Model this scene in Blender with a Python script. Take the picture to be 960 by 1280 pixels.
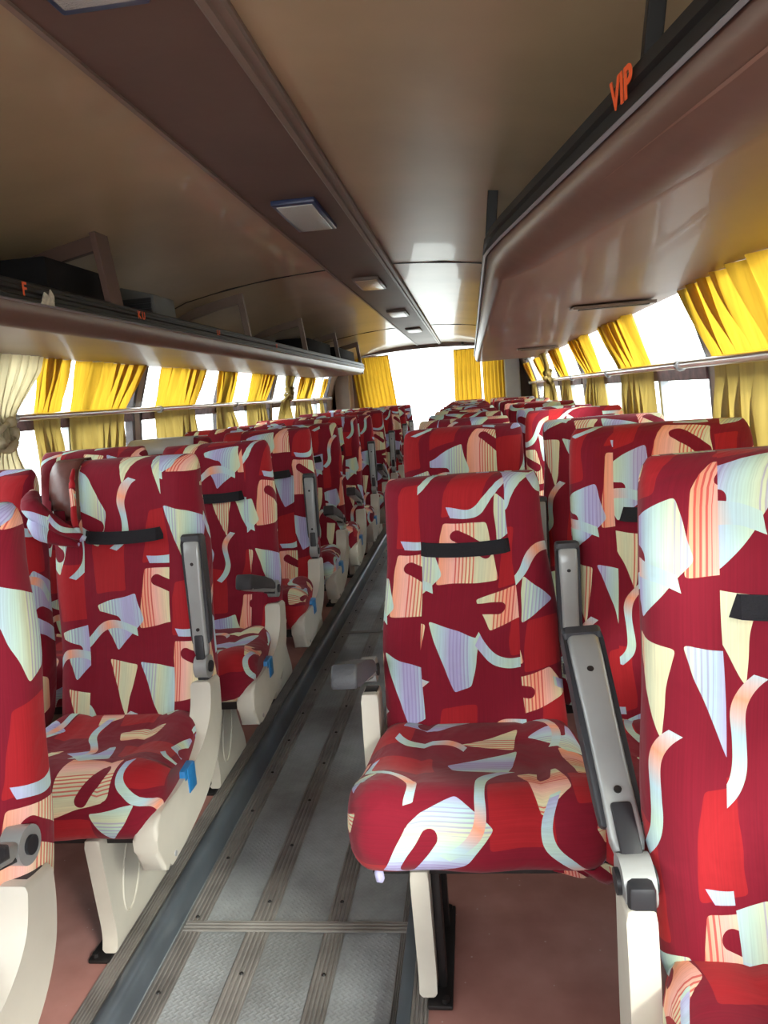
import bpy, bmesh, math, random
from mathutils import Vector, Matrix
random.seed(7)
PI = math.pi
for o in list(bpy.data.objects): bpy.data.objects.remove(o)
SC = bpy.context.scene
COL = SC.collection

# ------------------------------------------------------------------ camera
F = 960.0
VP = (588.0, 487.0); ROLL = math.atan(0.06)
dY = Vector((VP[0]-480, 640-VP[1], -F)).normalized()
Rv = Vector((math.cos(ROLL), math.sin(ROLL), 0))
Rv.z = -(Rv.x*dY.x+Rv.y*dY.y)/dY.z
Rv.normalize()
Uv = Rv.cross(dY)
cam_d = bpy.data.cameras.new('camera'); cam = bpy.data.objects.new('camera', cam_d); COL.objects.link(cam)
m3 = Matrix((Rv, dY, Uv))
mw = m3.to_4x4(); mw.translation = Vector((0.48, 0, 1.21)); cam.matrix_world = mw
cam_d.sensor_fit = 'VERTICAL'; cam_d.sensor_height = 24.0; cam_d.lens = 24.0*F/1280
cam_d.clip_start = 0.02; cam_d.clip_end = 300
SC.camera = cam

# ------------------------------------------------------------------ world, exposure
SC.view_settings.view_transform = 'Standard'; SC.view_settings.look = 'None'
SC.view_settings.gamma = 1.0; SC.view_settings.use_curve_mapping = False
SC.view_settings.exposure = 0.80
W = bpy.data.worlds.new('daylight'); SC.world = W; W.use_nodes = True
bg = W.node_tree.nodes['Background']; bg.inputs[0].default_value = (0.93, 0.97, 1.0, 1); bg.inputs[1].default_value = 4.6
sd = bpy.data.lights.new('sun', 'SUN'); sd.energy = 5.0; sd.angle = math.radians(12); sd.color = (1.0, 0.95, 0.86)
so = bpy.data.objects.new('sun', sd); COL.objects.link(so)
so.rotation_euler = Vector((-0.55, 0.62, -0.5)).to_track_quat('-Z', 'Y').to_euler()

# ------------------------------------------------------------------ materials
def new_mat(name):
    m = bpy.data.materials.new(name); m.use_nodes = True
    return m, m.node_tree.nodes, m.node_tree.links, m.node_tree.nodes['Principled BSDF']
def mat(name, col, rough=0.5, metal=0.0, noise=0.0, nscale=8.0, bump=0.0, bscale=60.0, spec=0.5, stretch=None, coat=0.0):
    m, N, L, P = new_mat(name)
    P.inputs['Base Color'].default_value = (*col, 1); P.inputs['Roughness'].default_value = rough
    P.inputs['Metallic'].default_value = metal; P.inputs['Specular IOR Level'].default_value = spec
    P.inputs['Coat Weight'].default_value = coat
    tc = N.new('ShaderNodeTexCoord'); src = tc.outputs['Object']
    if stretch:
        mp = N.new('ShaderNodeMapping'); mp.inputs['Scale'].default_value = stretch
        L.new(src, mp.inputs[0]); src = mp.outputs[0]
    if noise:
        n = N.new('ShaderNodeTexNoise'); n.inputs['Scale'].default_value = nscale; n.inputs['Detail'].default_value = 5
        L.new(src, n.inputs['Vector'])
        r = N.new('ShaderNodeValToRGB')
        r.color_ramp.elements[0].position = 0.3; r.color_ramp.elements[1].position = 0.7
        r.color_ramp.elements[0].color = (*[c*(1-noise) for c in col], 1)
        r.color_ramp.elements[1].color = (*[min(1, c*(1+noise)) for c in col], 1)
        L.new(n.outputs[0], r.inputs[0]); L.new(r.outputs[0], P.inputs['Base Color'])
    if bump:
        n = N.new('ShaderNodeTexNoise'); n.inputs['Scale'].default_value = bscale; n.inputs['Detail'].default_value = 3
        L.new(src, n.inputs['Vector'])
        b = N.new('ShaderNodeBump'); b.inputs['Strength'].default_value = bump; b.inputs['Distance'].default_value = 0.01
        L.new(n.outputs[0], b.inputs['Height']); L.new(b.outputs[0], P.inputs['Normal'])
    return m

class NG:
    """small expression builder for shader maths"""
    def __init__(s, m): s.N = m.node_tree.nodes; s.L = m.node_tree.links
    def _in(s, n, i, v):
        if hasattr(v, 'is_linked') or hasattr(v, 'links'): s.L.new(v, n.inputs[i])
        else: n.inputs[i].default_value = v
    def m(s, op, a, b=None, c=None, clamp=False):
        n = s.N.new('ShaderNodeMath'); n.operation = op; n.use_clamp = clamp
        s._in(n, 0, a)
        if b is not None: s._in(n, 1, b)
        if c is not None: s._in(n, 2, c)
        return n.outputs[0]
    def v(s, op, a, b=None, c=None, out=0):
        n = s.N.new('ShaderNodeVectorMath'); n.operation = op
        s._in(n, 0, a)
        if b is not None: s._in(n, 1, b)
        if c is not None: s._in(n, 2, c)
        return n.outputs[out]
    def mix(s, f, a, b):
        n = s.N.new('ShaderNodeMix'); n.data_type = 'RGBA'
        s._in(n, 0, f); s._in(n, 6, a if not isinstance(a, tuple) else (*a, 1)); s._in(n, 7, b if not isinstance(b, tuple) else (*b, 1))
        return n.outputs[2]
    def sep(s, a):
        n = s.N.new('ShaderNodeSeparateXYZ'); s.L.new(a, n.inputs[0]); return n.outputs

def fabric_material(name):
    m, N, L, P = new_mat(name); g = NG(m)
    TW, TH = 0.36, 0.43
    uv = N.new('ShaderNodeUVMap').outputs[0]
    oi = N.new('ShaderNodeObjectInfo')
    rnd = oi.outputs['Random']
    off = N.new('ShaderNodeCombineXYZ'); L.new(g.m('MULTIPLY', rnd, 3.71), off.inputs[0]); L.new(g.m('MULTIPLY', rnd, 7.93), off.inputs[1])
    # slight wobble so edges look sewn and stretched
    nz = N.new('ShaderNodeTexNoise'); nz.inputs['Scale'].default_value = 5.0; L.new(uv, nz.inputs['Vector'])
    wob = g.v('SCALE', g.v('SUBTRACT', nz.outputs['Color'], (0.5, 0.5, 0.5))); wob.node.inputs['Scale'].default_value = 0.03
    scl = g.v('SCALE', uv); scl.node.inputs['Scale'].default_value = 0.74
    q0 = g.v('ADD', scl, off.outputs[0]); p0 = g.v('ADD', q0, wob)
    def local(c):
        return g.v('WRAP', g.v('SUBTRACT', p0, (c[0], c[1], 0)), (TW/2, TH/2, 1), (-TW/2, -TH/2, -1))
    def poly(p, pts, rnd_=0.004):
        ar = sum(pts[i][0]*pts[(i+1) % len(pts)][1]-pts[(i+1) % len(pts)][0]*pts[i][1] for i in range(len(pts)))
        if ar < 0: pts = pts[::-1]
        d = None
        for i in range(len(pts)):
            a = pts[i]; b = pts[(i+1) % len(pts)]
            nx, ny = b[1]-a[1], -(b[0]-a[0]); l = math.hypot(nx, ny); nx /= l; ny /= l
            e = g.m('SUBTRACT', g.v('DOT_PRODUCT', p, (nx, ny, 0), out=1), nx*a[0]+ny*a[1])
            d = e if d is None else g.m('SMOOTH_MAX', d, e, 0.008)
        return g.m('LESS_THAN', d, 0.0)
    def capsule(p, a, b, r):
        ba = (b[0]-a[0], b[1]-a[1], 0); bb = ba[0]**2+ba[1]**2
        pa = g.v('SUBTRACT', p, (a[0], a[1], 0))
        h = g.m('MULTIPLY', g.v('DOT_PRODUCT', pa, ba, out=1), 1/bb, clamp=True)
        c = g.N.new('ShaderNodeVectorMath'); c.operation = 'SCALE'; c.inputs[0].default_value = ba; g.L.new(h, c.inputs['Scale'])
        d = g.v('LENGTH', g.v('SUBTRACT', pa, c.outputs[0]), out=1)
        return g.m('LESS_THAN', d, r)
    def squig(c, ang, Ln, A, k, w):
        p = local(c); ca, sa = math.cos(ang), math.sin(ang)
        x = g.v('DOT_PRODUCT', p, (ca, sa, 0), out=1); y = g.v('DOT_PRODUCT', p, (-sa, ca, 0), out=1)
        yy = g.m('SUBTRACT', y, g.m('MULTIPLY', g.m('SINE', g.m('MULTIPLY', x, k)), A))
        t = g.m('LESS_THAN', g.m('ABSOLUTE', yy), w); e = g.m('LESS_THAN', g.m('ABSOLUTE', x), Ln/2)
        return g.m('MULTIPLY', t, e), x
    def band(coord, period, cols):
        fr = g.m('FRACT', g.m('DIVIDE', coord, period))
        r = N.new('ShaderNodeValToRGB'); r.color_ramp.interpolation = 'LINEAR'
        el = r.color_ramp.elements
        el[0].position = 0.0; el[0].color = (*cols[0], 1); el[1].position = 1.0; el[1].color = (*cols[-1], 1)
        for i, c in enumerate(cols[1:-1]):
            e = el.new((i+1)/(len(cols)-1)); e.color = (*c, 1)
        L.new(fr, r.inputs[0]); return r.outputs[0]
    base = (0.20, 0.005, 0.019)
    red = (0.36, 0.012, 0.018)
    mint = (0.50, 0.68, 0.57); lav = (0.43, 0.42, 0.66); cream = (0.76, 0.68, 0.42); peach = (0.85, 0.36, 0.22); blue = (0.45, 0.62, 0.68); pink = (0.85, 0.45, 0.38)
    U = g.sep(q0)[0]
    cool = band(U, 0.115, [mint, blue, lav, lav, blue, mint, (0.62, 0.68, 0.45), mint])
    warm = band(g.m('ADD', U, 0.04), 0.12, [peach, pink, cream, (0.62, 0.66, 0.45), cream, peach])
    # fine woven stripes inside the pale patches
    st = g.m('SINE', g.m('MULTIPLY', U, 2*PI/0.0062))
    env = g.m('SINE', g.m('MULTIPLY', U, 2*PI/0.075))
    fine = g.m('MULTIPLY', g.m('GREATER_THAN', st, 0.3), g.m('GREATER_THAN', env, 0.0))
    cool = g.mix(g.m('MULTIPLY', fine, 0.55), cool, (0.30, 0.24, 0.50))
    warm = g.mix(g.m('MULTIPLY', fine, 0.8), warm, (0.62, 0.05, 0.05))
    col = None
    # bright red slabs
    rects = [((0.02, 0.17), [(-.05, .04), (.045, .05), (.05, -.04), (-.045, -.045)]),
             ((0.13, -0.06), [(-.035, .06), (.03, .055), (.035, -.05), (-.03, -.06)]),
             ((-0.12, -0.01), [(-.03, .05), (.035, .06), (.03, -.04), (-.04, -.05)]),
             ((-0.02, -0.15), [(-.03, .045), (.03, .05), (.04, -.03), (-.035, -.04)])]
    rm = None
    for c, pts in rects:
        k = poly(local(c), pts); rm = k if rm is None else g.m('MAXIMUM', rm, k)
    col = g.mix(rm, base, red)
    coolp = [((0.06, 0.05), [(-.062, .03), (-.02, .085), (.03, .05), (.065, -.01), (.05, -.075), (-.03, -.035)], [((-.005, -.005), (.045, -.035), .013)]),
             ((-0.13, 0.13), [(-.045, .055), (.055, .03), (.035, -.05), (.005, -.062)], []),
             ((0.15, -0.17), [(-.05, .03), (.035, .055), (.05, .0), (-.01, -.055)], [((-.06, .01), (-.01, .0), .011)]),
             ((-0.05, -0.075), [(-.02, .045), (.045, .0), (-.01, -.035)], [])]
    warmp = [((-0.11, -0.13), [(-.045, .06), (.03, .055), (.055, -.045), (-.06, -.055)], [((-.02, .035), (.03, .005), .011)]),
             ((0.155, 0.135), [(-.035, .055), (.025, .045), (.01, -.055)], []),
             ((0.045, -0.11), [(-.02, .045), (.022, .03), (.03, -.035), (.0, -.05)], []),
             ((-0.03, 0.20), [(-.06, .025), (.02, .045), (.055, .0), (-.03, -.03)], [((-.07, .01), (-.02, .005), .010)])]
    for lst, c_ in ((warmp, warm), (coolp, cool)):
        for c, pts, slots in lst:
            p = local(c); k = poly(p, pts)
            for a, b, r in slots: k = g.m('MULTIPLY', k, g.m('SUBTRACT', 1.0, capsule(p, a, b, r)))
            col = g.mix(k, col, c_)
    for (c, ang, Ln, A, kk, w) in [((0.0, 0.115), -0.45, 0.19, 0.016, 38, 0.0085), ((-0.07, -0.02), 0.5, 0.17, 0.018, 42, 0.008),
                                   ((0.09, -0.2), 0.15, 0.19, 0.017, 36, 0.008), ((0.16, 0.03), 1.2, 0.13, 0.014, 45, 0.0075)]:
        k, x = squig(c, ang, Ln, A, kk, w)
        sc = band(g.m('ADD', x, 0.09), 0.19, [lav, blue, mint, blue, peach, blue, mint])
        col = g.mix(k, col, sc)
    # faint weave variation
    mp = N.new('ShaderNodeMapping'); mp.inputs['Scale'].default_value = (420, 6, 1); L.new(uv, mp.inputs[0])
    wn = N.new('ShaderNodeTexNoise'); wn.inputs['Scale'].default_value = 1.0; L.new(mp.outputs[0], wn.inputs['Vector'])
    hv = N.new('ShaderNodeHueSaturation'); L.new(col, hv.inputs['Color'])
    L.new(g.m('ADD', g.m('MULTIPLY', wn.outputs[0], 0.5), 0.75), hv.inputs['Value'])
    L.new(hv.outputs[0], P.inputs['Base Color'])
    P.inputs['Roughness'].default_value = 0.85
    P.inputs['Specular IOR Level'].default_value = 0.25
    P.inputs['Sheen Weight'].default_value = 0.10; P.inputs['Sheen Roughness'].default_value = 0.5
    wr = N.new('ShaderNodeTexNoise'); wr.inputs['Scale'].default_value = 7.0; wr.inputs['Detail'].default_value = 3; wr.inputs['Distortion'].default_value = 0.6
    L.new(g.v('ADD', uv, off.outputs[0]), wr.inputs['Vector'])
    b = N.new('ShaderNodeBump'); b.inputs['Strength'].default_value = 0.45; b.inputs['Distance'].default_value = 0.03
    L.new(wr.outputs[0], b.inputs['Height']); L.new(b.outputs[0], P.inputs['Normal'])
    return m

def curtain_material(name, col, tcol, tr=0.6):
    m, N, L, P = new_mat(name)
    out = [n for n in N if n.type == 'OUTPUT_MATERIAL'][0]
    P.inputs['Roughness'].default_value = 0.8
    T = N.new('ShaderNodeBsdfTranslucent'); T.inputs[0].default_value = (*tcol, 1)
    tc = N.new('ShaderNodeTexCoord'); mp = N.new('ShaderNodeMapping'); mp.inputs['Scale'].default_value = (3, 60, 3)
    L.new(tc.outputs['Object'], mp.inputs[0])
    n = N.new('ShaderNodeTexNoise'); n.inputs['Scale'].default_value = 1; n.inputs['Detail'].default_value = 3; L.new(mp.outputs[0], n.inputs['Vector'])
    r = N.new('ShaderNodeValToRGB'); r.color_ramp.elements[0].color = (*[c*0.65 for c in tcol], 1); r.color_ramp.elements[1].color = (*tcol, 1)
    r.color_ramp.elements[0].position = .3; r.color_ramp.elements[1].position = .65
    L.new(n.outputs[0], r.inputs[0]); L.new(r.outputs[0], T.inputs[0])
    P.inputs['Base Color'].default_value = (*col, 1)
    b = N.new('ShaderNodeBump'); b.inputs['Strength'].default_value = 0.3; b.inputs['Distance'].default_value = 0.01
    L.new(n.outputs[0], b.inputs['Height']); L.new(b.outputs[0], P.inputs['Normal'])
    mx = N.new('ShaderNodeMixShader'); mx.inputs[0].default_value = tr
    L.new(P.outputs[0], mx.inputs[1]); L.new(T.outputs[0], mx.inputs[2]); L.new(mx.outputs[0], out.inputs[0])
    return m

def glass_material(name):
    m, N, L, P = new_mat(name)
    out = [n for n in N if n.type == 'OUTPUT_MATERIAL'][0]; N.remove(P)
    t = N.new('ShaderNodeBsdfTransparent'); t.inputs[0].default_value = (0.93, 0.96, 0.95, 1)
    g = N.new('ShaderNodeBsdfGlossy'); g.inputs['Roughness'].default_value = 0.05
    lw = N.new('ShaderNodeLayerWeight'); lw.inputs[0].default_value = 0.5; q = NG(m)
    fr = q.m('ADD', q.m('MULTIPLY', q.m('POWER', lw.outputs['Facing'], 5.0), 0.5), 0.04)
    mx = N.new('ShaderNodeMixShader'); L.new(fr, mx.inputs[0]); L.new(t.outputs[0], mx.inputs[1]); L.new(g.outputs[0], mx.inputs[2])
    L.new(mx.outputs[0], out.inputs[0]); return m

def aisle_material():
    m, N, L, P = new_mat('diamond_plate')
    g = NG(m); tc = N.new('ShaderNodeTexCoord'); p = tc.outputs['Object']
    x, y, z = g.sep(p)
    a = g.m('ADD', x, y); b = g.m('SUBTRACT', x, y)
    sa = g.m('SINE', g.m('MULTIPLY', a, 2*PI/0.03)); sb = g.m('SINE', g.m('MULTIPLY', b, 2*PI/0.03))
    ck = g.m('MULTIPLY', sa, sb)
    h = g.m('MAXIMUM', g.m('MULTIPLY', g.m('GREATER_THAN', ck, 0.0), g.m('POWER', g.m('ABSOLUTE', sa), 4.0)),
            g.m('MULTIPLY', g.m('LESS_THAN', ck, 0.0), g.m('POWER', g.m('ABSOLUTE', sb), 4.0)))
    n = N.new('ShaderNodeTexNoise'); n.inputs['Scale'].default_value = 3.5; n.inputs['Detail'].default_value = 6; n.inputs['Roughness'].default_value = .65
    L.new(p, n.inputs['Vector'])
    r = N.new('ShaderNodeValToRGB'); r.color_ramp.elements[0].position = .35; r.color_ramp.elements[1].position = .68
    r.color_ramp.elements[0].color = (0.24, 0.25, 0.25, 1); r.color_ramp.elements[1].color = (0.42, 0.45, 0.465, 1)
    L.new(n.outputs[0], r.inputs[0]); L.new(r.outputs[0], P.inputs['Base Color'])
    P.inputs['Metallic'].default_value = 0.15; P.inputs['Roughness'].default_value = 0.45
    bp = N.new('ShaderNodeBump'); bp.inputs['Strength'].default_value = 0.22; bp.inputs['Distance'].default_value = 0.004
    L.new(h, bp.inputs['Height']); L.new(bp.outputs[0], P.inputs['Normal'])
    return m

def speckle_floor():
    m, N, L, P = new_mat('red_vinyl_floor')
    tc = N.new('ShaderNodeTexCoord')
    n = N.new('ShaderNodeTexNoise'); n.inputs['Scale'].default_value = 5; n.inputs['Detail'].default_value = 8; L.new(tc.outputs['Object'], n.inputs['Vector'])
    r = N.new('ShaderNodeValToRGB'); r.color_ramp.elements[0].position = .35; r.color_ramp.elements[1].position = .7
    r.color_ramp.elements[0].color = (0.33, 0.145, 0.12, 1); r.color_ramp.elements[1].color = (0.50, 0.26, 0.225, 1)
    L.new(n.outputs[0], r.inputs[0])
    v = N.new('ShaderNodeTexVoronoi'); v.inputs['Scale'].default_value = 28; L.new(tc.outputs['Object'], v.inputs['Vector'])
    g = NG(m); k = g.m('LESS_THAN', v.outputs['Distance'], 0.06)
    c = g.mix(k, r.outputs[0], (0.55, 0.42, 0.38)); L.new(c, P.inputs['Base Color'])
    P.inputs['Roughness'].default_value = 0.38
    return m

M = {}
M['fabric'] = fabric_material('patterned_seat_fabric')
M['strap'] = mat('black_elastic', (0.008, 0.008, 0.012), 0.9, bump=0.3, bscale=400)
M['piping'] = mat('piping', (0.55, 0.36, 0.3), 0.8)
M['beige'] = mat('beige_plastic', (0.58, 0.555, 0.475), 0.42, noise=0.10, nscale=5, bump=0.04, bscale=14)
M['silver'] = mat('silver_plastic', (0.33, 0.345, 0.34), 0.28, metal=0.15, noise=0.08, nscale=9)
M['black'] = mat('black_plastic', (0.022, 0.023, 0.027), 0.45, bump=0.05)
M['grey_pad'] = mat('dark_grey_armrest_pad', (0.036, 0.038, 0.044), 0.55, bump=0.15, bscale=180)
M['blue'] = mat('blue_plastic', (0.02, 0.20, 0.50), 0.35)
M['steel'] = mat('black_steel', (0.018, 0.016, 0.016), 0.5, metal=0.3, noise=.3)
M['chrome'] = mat('chrome', (0.88, 0.88, 0.88), 0.28, metal=1.0, noise=0.05)
M['ceiling'] = mat('brown_laminate', (0.38, 0.285, 0.175), 0.31, noise=0.16, nscale=2.2, bump=0.05, bscale=6, coat=0.2)
M['strip'] = mat('dark_brown_vinyl', (0.105, 0.058, 0.044), 0.5, noise=0.10, nscale=4, bump=0.06, bscale=20)
M['trim'] = mat('brown_trim', (0.17, 0.12, 0.095), 0.4, noise=.1)
M['rack'] = mat('maroon_brown_vinyl', (0.215, 0.122, 0.092), 0.44, noise=0.14, nscale=3, bump=0.12, bscale=7, coat=0.06, stretch=(1, .5, 1))
M['rackfascia'] = mat('brown_padded_vinyl', (0.115, 0.062, 0.045), 0.34, noise=0.15, nscale=4, bump=0.12, bscale=9)
M['rubber'] = mat('black_rubber_strip', (0.012, 0.012, 0.012), 0.45, spec=.3)
M['aisle'] = aisle_material()
M['floor'] = speckle_floor()
M['rib'] = mat('ribbed_aluminium', (0.30, 0.285, 0.265), 0.42, metal=0.45, noise=0.25, nscale=9)
M['nosing'] = mat('blue_grey_metal_nosing', (0.15, 0.18, 0.21), 0.3, metal=0.5, noise=0.2, nscale=6)
M['wall'] = mat('beige_brown_wall_panel', (0.24, 0.17, 0.125), 0.5, noise=0.1)
M['frame'] = mat('window_frame_dark', (0.05, 0.040, 0.042), 0.4, metal=0.3, noise=.4, nscale=20)
M['sash'] = mat('maroon_mottled_sash', (0.12, 0.055, 0.06), 0.5, noise=.6, nscale=25)  # maroon with fine random mottling
M['alu'] = mat('grey_aluminium', (0.35, 0.37, 0.39), 0.35, metal=0.6)
M['glass'] = glass_material('window_glass')
M['yellow'] = curtain_material('yellow_curtain', (0.56, 0.33, 0.03), (0.56, 0.325, 0.025), 0.55)
M['mustard'] = curtain_material('mustard_and_shaded_yellow_curtain', (0.46, 0.34, 0.12), (0.40, 0.28, 0.07), 0.45)  # knotted curtains; also lower part of yellow ones, shade put into the colour
M['cream'] = curtain_material('cream_curtain', (0.62, 0.54, 0.36), (0.70, 0.6, 0.36), 0.4)
M['lampglass'] = mat('clear_ribbed_diffuser', (0.42, 0.42, 0.40), 0.25, bump=0.25, bscale=300)
M['lampblue'] = mat('dark_blue_border', (0.03, 0.045, 0.11), 0.35)
M['lampwarm'] = mat('glow_tinted_diffuser', (0.55, 0.42, 0.28), 0.25, bump=.3)  # warm glow of the third lamp put into the diffuser colour
M['orange'] = mat('orange_sticker', (0.75, 0.10, 0.02), 0.5)
M['brownvinyl'] = mat('worn_brown_vinyl', (0.105, 0.035, 0.027), 0.36, noise=.3, nscale=14, bump=.25, bscale=20)
M['greyvinyl'] = mat('grey_vinyl', (0.36, 0.37, 0.38), 0.35, noise=.1)
M['paper'] = mat('torn_white_sticker', (0.5, 0.48, 0.4), 0.7, noise=.4, nscale=60)
M['ground'] = mat('pale_concrete_ground', (0.45, 0.44, 0.42), 0.9, noise=.1)
M['palegrey'] = mat('pale_blue_grey_panel', (0.42, 0.46, 0.50), 0.5, noise=.05)
M['dullblack'] = mat('dull_black_cardboard', (0.006, 0.006, 0.007), 0.8, spec=.2)
M['speakergrey'] = mat('dusty_grey_cabinet', (0.12, 0.125, 0.125), 0.6, noise=.2)
M['ink'] = mat('black_ink', (0.01, 0.01, 0.01), 0.6)

# ------------------------------------------------------------------ helpers
def link(name, bm, m, parent=None, smooth=False, loc=None):
    me = bpy.data.meshes.new(name)
    bmesh.ops.recalc_face_normals(bm, faces=bm.faces)
    bm.to_mesh(me); bm.free()
    me.materials.append(m)
    if smooth:
        for p in me.polygons: p.use_smooth = True
    o = bpy.data.objects.new(name, me); COL.objects.link(o)
    if parent: o.parent = parent
    if loc: o.location = loc
    return o
def sharp(o, ang=35):
    me = o.data
    for p in me.polygons: p.use_smooth = True
    me.set_sharp_from_angle(angle=math.radians(ang))
    return o
def tag(o, label=None, cat=None, group=None, kind=None):
    if label: o['label'] = label
    if cat: o['category'] = cat
    if group: o['group'] = group
    if kind: o['kind'] = kind
    return o
def empty(name, loc, label, cat, group=None):
    o = bpy.data.objects.new(name, None); COL.objects.link(o); o.location = loc; o.empty_display_size = .1
    return tag(o, label, cat, group)
def box(bm, x0, x1, y0, y1, z0, z1, bev=0.0, seg=2, mtx=None):
    n0 = len(bm.verts)
    v = [bm.verts.new((x, y, z)) for z in (z0, z1) for y in (y0, y1) for x in (x0, x1)]
    fs = [bm.faces.new([v[i] for i in q]) for q in ((0,2,3,1),(4,5,7,6),(0,1,5,4),(2,6,7,3),(0,4,6,2),(1,3,7,5))]
    if bev:
        es = list({e for f in fs for e in f.edges})
        r = bmesh.ops.bevel(bm, geom=es, offset=bev, segments=seg, profile=0.5, affect='EDGES')
        v = list({vv for f in r['faces'] for vv in f.verts} | {vv for vv in v if vv.is_valid})
    if mtx is not None: bmesh.ops.transform(bm, matrix=mtx, verts=[q for q in v if q.is_valid])
    return v
def prism(bm, pts, axis, a, b, bev=0.0, seg=2):
    """extrude a 2D outline along axis 0 (pts=(y,z)), 1 (x,z) or 2 (x,y)"""
    def P(p, t): return (t, p[0], p[1]) if axis == 0 else ((p[0], t, p[1]) if axis == 1 else (p[0], p[1], t))
    A = [bm.verts.new(P(p, a)) for p in pts]; B = [bm.verts.new(P(p, b)) for p in pts]
    n = len(pts); fs = [bm.faces.new(A), bm.faces.new(B[::-1])]
    cap = set(fs[0].edges) | set(fs[1].edges)
    for i in range(n): fs.append(bm.faces.new((A[i], B[i], B[(i+1) % n], A[(i+1) % n])))
    if bev: bmesh.ops.bevel(bm, geom=list(cap), offset=bev, segments=seg, profile=0.5, affect='EDGES')
    return fs
def tube(bm, pts, r, n=12, cap=True):
    rings = []
    pts = [Vector(p) for p in pts]
    for i, p in enumerate(pts):
        d = (pts[min(i+1, len(pts)-1)]-pts[max(i-1, 0)]).normalized()
        up = Vector((0, 0, 1)) if abs(d.z) < 0.9 else Vector((1, 0, 0))
        a = d.cross(up).normalized(); b = d.cross(a)
        rr = r[i] if isinstance(r, (list, tuple)) else r
        rings.append([bm.verts.new(p+a*rr*math.cos(2*PI*k/n)+b*rr*math.sin(2*PI*k/n)) for k in range(n)])
    for i in range(len(rings)-1):
        for k in range(n): bm.faces.new((rings[i][k], rings[i][(k+1) % n], rings[i+1][(k+1) % n], rings[i+1][k]))
    if cap: bm.faces.new(rings[0]); bm.faces.new(rings[-1][::-1])
def planar_uv(o, sx=1.0):
    me = o.data; l = me.uv_layers.new(name='UVMap')
    for lp in me.loops:
        c = me.vertices[lp.vertex_index].co; l.data[lp.index].uv = (c.x*sx+c.y*.5, c.z*sx+c.y*.5)
def sheet(bm, rows):
    V = [[bm.verts.new(p) for p in r] for r in rows]
    for i in range(len(V)-1):
        for j in range(len(V[0])-1): bm.faces.new((V[i][j], V[i][j+1], V[i+1][j+1], V[i+1][j]))
    return V
def catmull(pts, n=6):
    out = []
    P = [pts[0]]+list(pts)+[pts[-1]]
    for i in range(1, len(P)-2):
        for k in range(n):
            t = k/n; q = []
            for c in range(len(pts[0])):
                a, b, cc, d = P[i-1][c], P[i][c], P[i+1][c], P[i+2][c]
                q.append(0.5*((2*b)+(-a+cc)*t+(2*a-5*b+4*cc-d)*t*t+(-a+3*b-3*cc+d)*t**3))
            out.append(tuple(q))
    out.append(tuple(pts[-1])); return out
def copy_tree(o, parent=None):
    c = o.copy(); COL.objects.link(c); c.parent = parent
    for ch in list(o.children): copy_tree(ch, c)
    return c
def struct(name, bm, m, parent=None, smooth=False):
    o = link(name, bm, m, parent)
    if smooth: sharp(o)
    if not parent: o['kind'] = 'structure'
    return o
def interp(tbl, t):
    if t <= tbl[0][0]: return tbl[0][1]
    for a, b in zip(tbl, tbl[1:]):
        if t <= b[0]: return a[1]+(b[1]-a[1])*(t-a[0])/(b[0]-a[0])
    return tbl[-1][1]

# ------------------------------------------------------------------ shell of the bus
Y0, Y1 = -1.4, 9.75
PROF = [(-0.12, 1.23), (0.85, 1.23), (1.24, 1.20), (1.45, 1.13), (1.60, 1.05)]   # (z, half width)
def wx(z): return interp(PROF, z)
CEIL = [(1.05, 1.60), (0.97, 1.665), (0.83, 1.72), (0.62, 1.762), (0.40, 1.79), (0.20, 1.803), (0.0, 1.808)]
def cz(x):
    x = abs(x); c = sorted((a, b) for a, b in CEIL); return interp(c, x)

bm = bmesh.new(); box(bm, -60, 60, -60, 60, -1.05, -1.0); o = struct('ground', bm, M['ground'])
# floor: sunken aisle and the raised platforms
bm = bmesh.new(); box(bm, -0.40, 0.32, Y0, Y1, -0.12, -0.06); struct('floor', bm, M['aisle'])
bm = bmesh.new(); box(bm, -1.23, -0.345, Y0, Y1, -0.12, 0.0); struct('floor_platform_left', bm, M['floor'])
bm = bmesh.new(); box(bm, 0.29, 1.23, Y0, Y1, -0.12, 0.0); struct('floor_platform_right', bm, M['floor'])

def ribbed(bm, x0, x1, y0, y1, z, n=5, h=0.004, d=1):
    pts = [(x0, z), (x0, z+h*.6)]
    w = (x1-x0)/n
    for i in range(n):
        a = x0+i*w
        pts += [(a+w*.18, z+h), (a+w*.62, z+h), (a+w*.75, z+h*.35), (a+w*.93, z+h*.35)]
    pts += [(x1, z+h*.6), (x1, z)]
    prism(bm, pts, 1 if d == 1 else 0, y0, y1)
k = 1
def trim(bm, m, smooth=False):
    global k
    o = struct('trim_%d' % k, bm, m, smooth=smooth); k += 1; return o
for x0, x1 in ((-0.312, -0.258), (-0.142, -0.084), (0.052, 0.102), (0.238, 0.262)):
    bm = bmesh.new(); ribbed(bm, x0, x1, Y0, Y1-.1, -0.0598); trim(bm, M['rib'])
    for i in range(10):
        pass
bm = bmesh.new()
for y in (1.664, 4.02, 6.4, 8.7): ribbed(bm, y-.018, y+.018, -0.305, 0.262, -0.0556, 3, d=0)
trim(bm, M['rib'])
# screw heads along the strips
bm = bmesh.new()
for x in (-0.285, -0.113, 0.077):
    for i in range(34):
        y = 1.2+i*.25+(0.06 if x > -.2 else 0)
        bmesh.ops.create_cone(bm, cap_ends=True, segments=8, radius1=.0055, radius2=.0035, depth=.003, matrix=Matrix.Translation((x, y, -0.0545)))
trim(bm, M['steel'])
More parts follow.
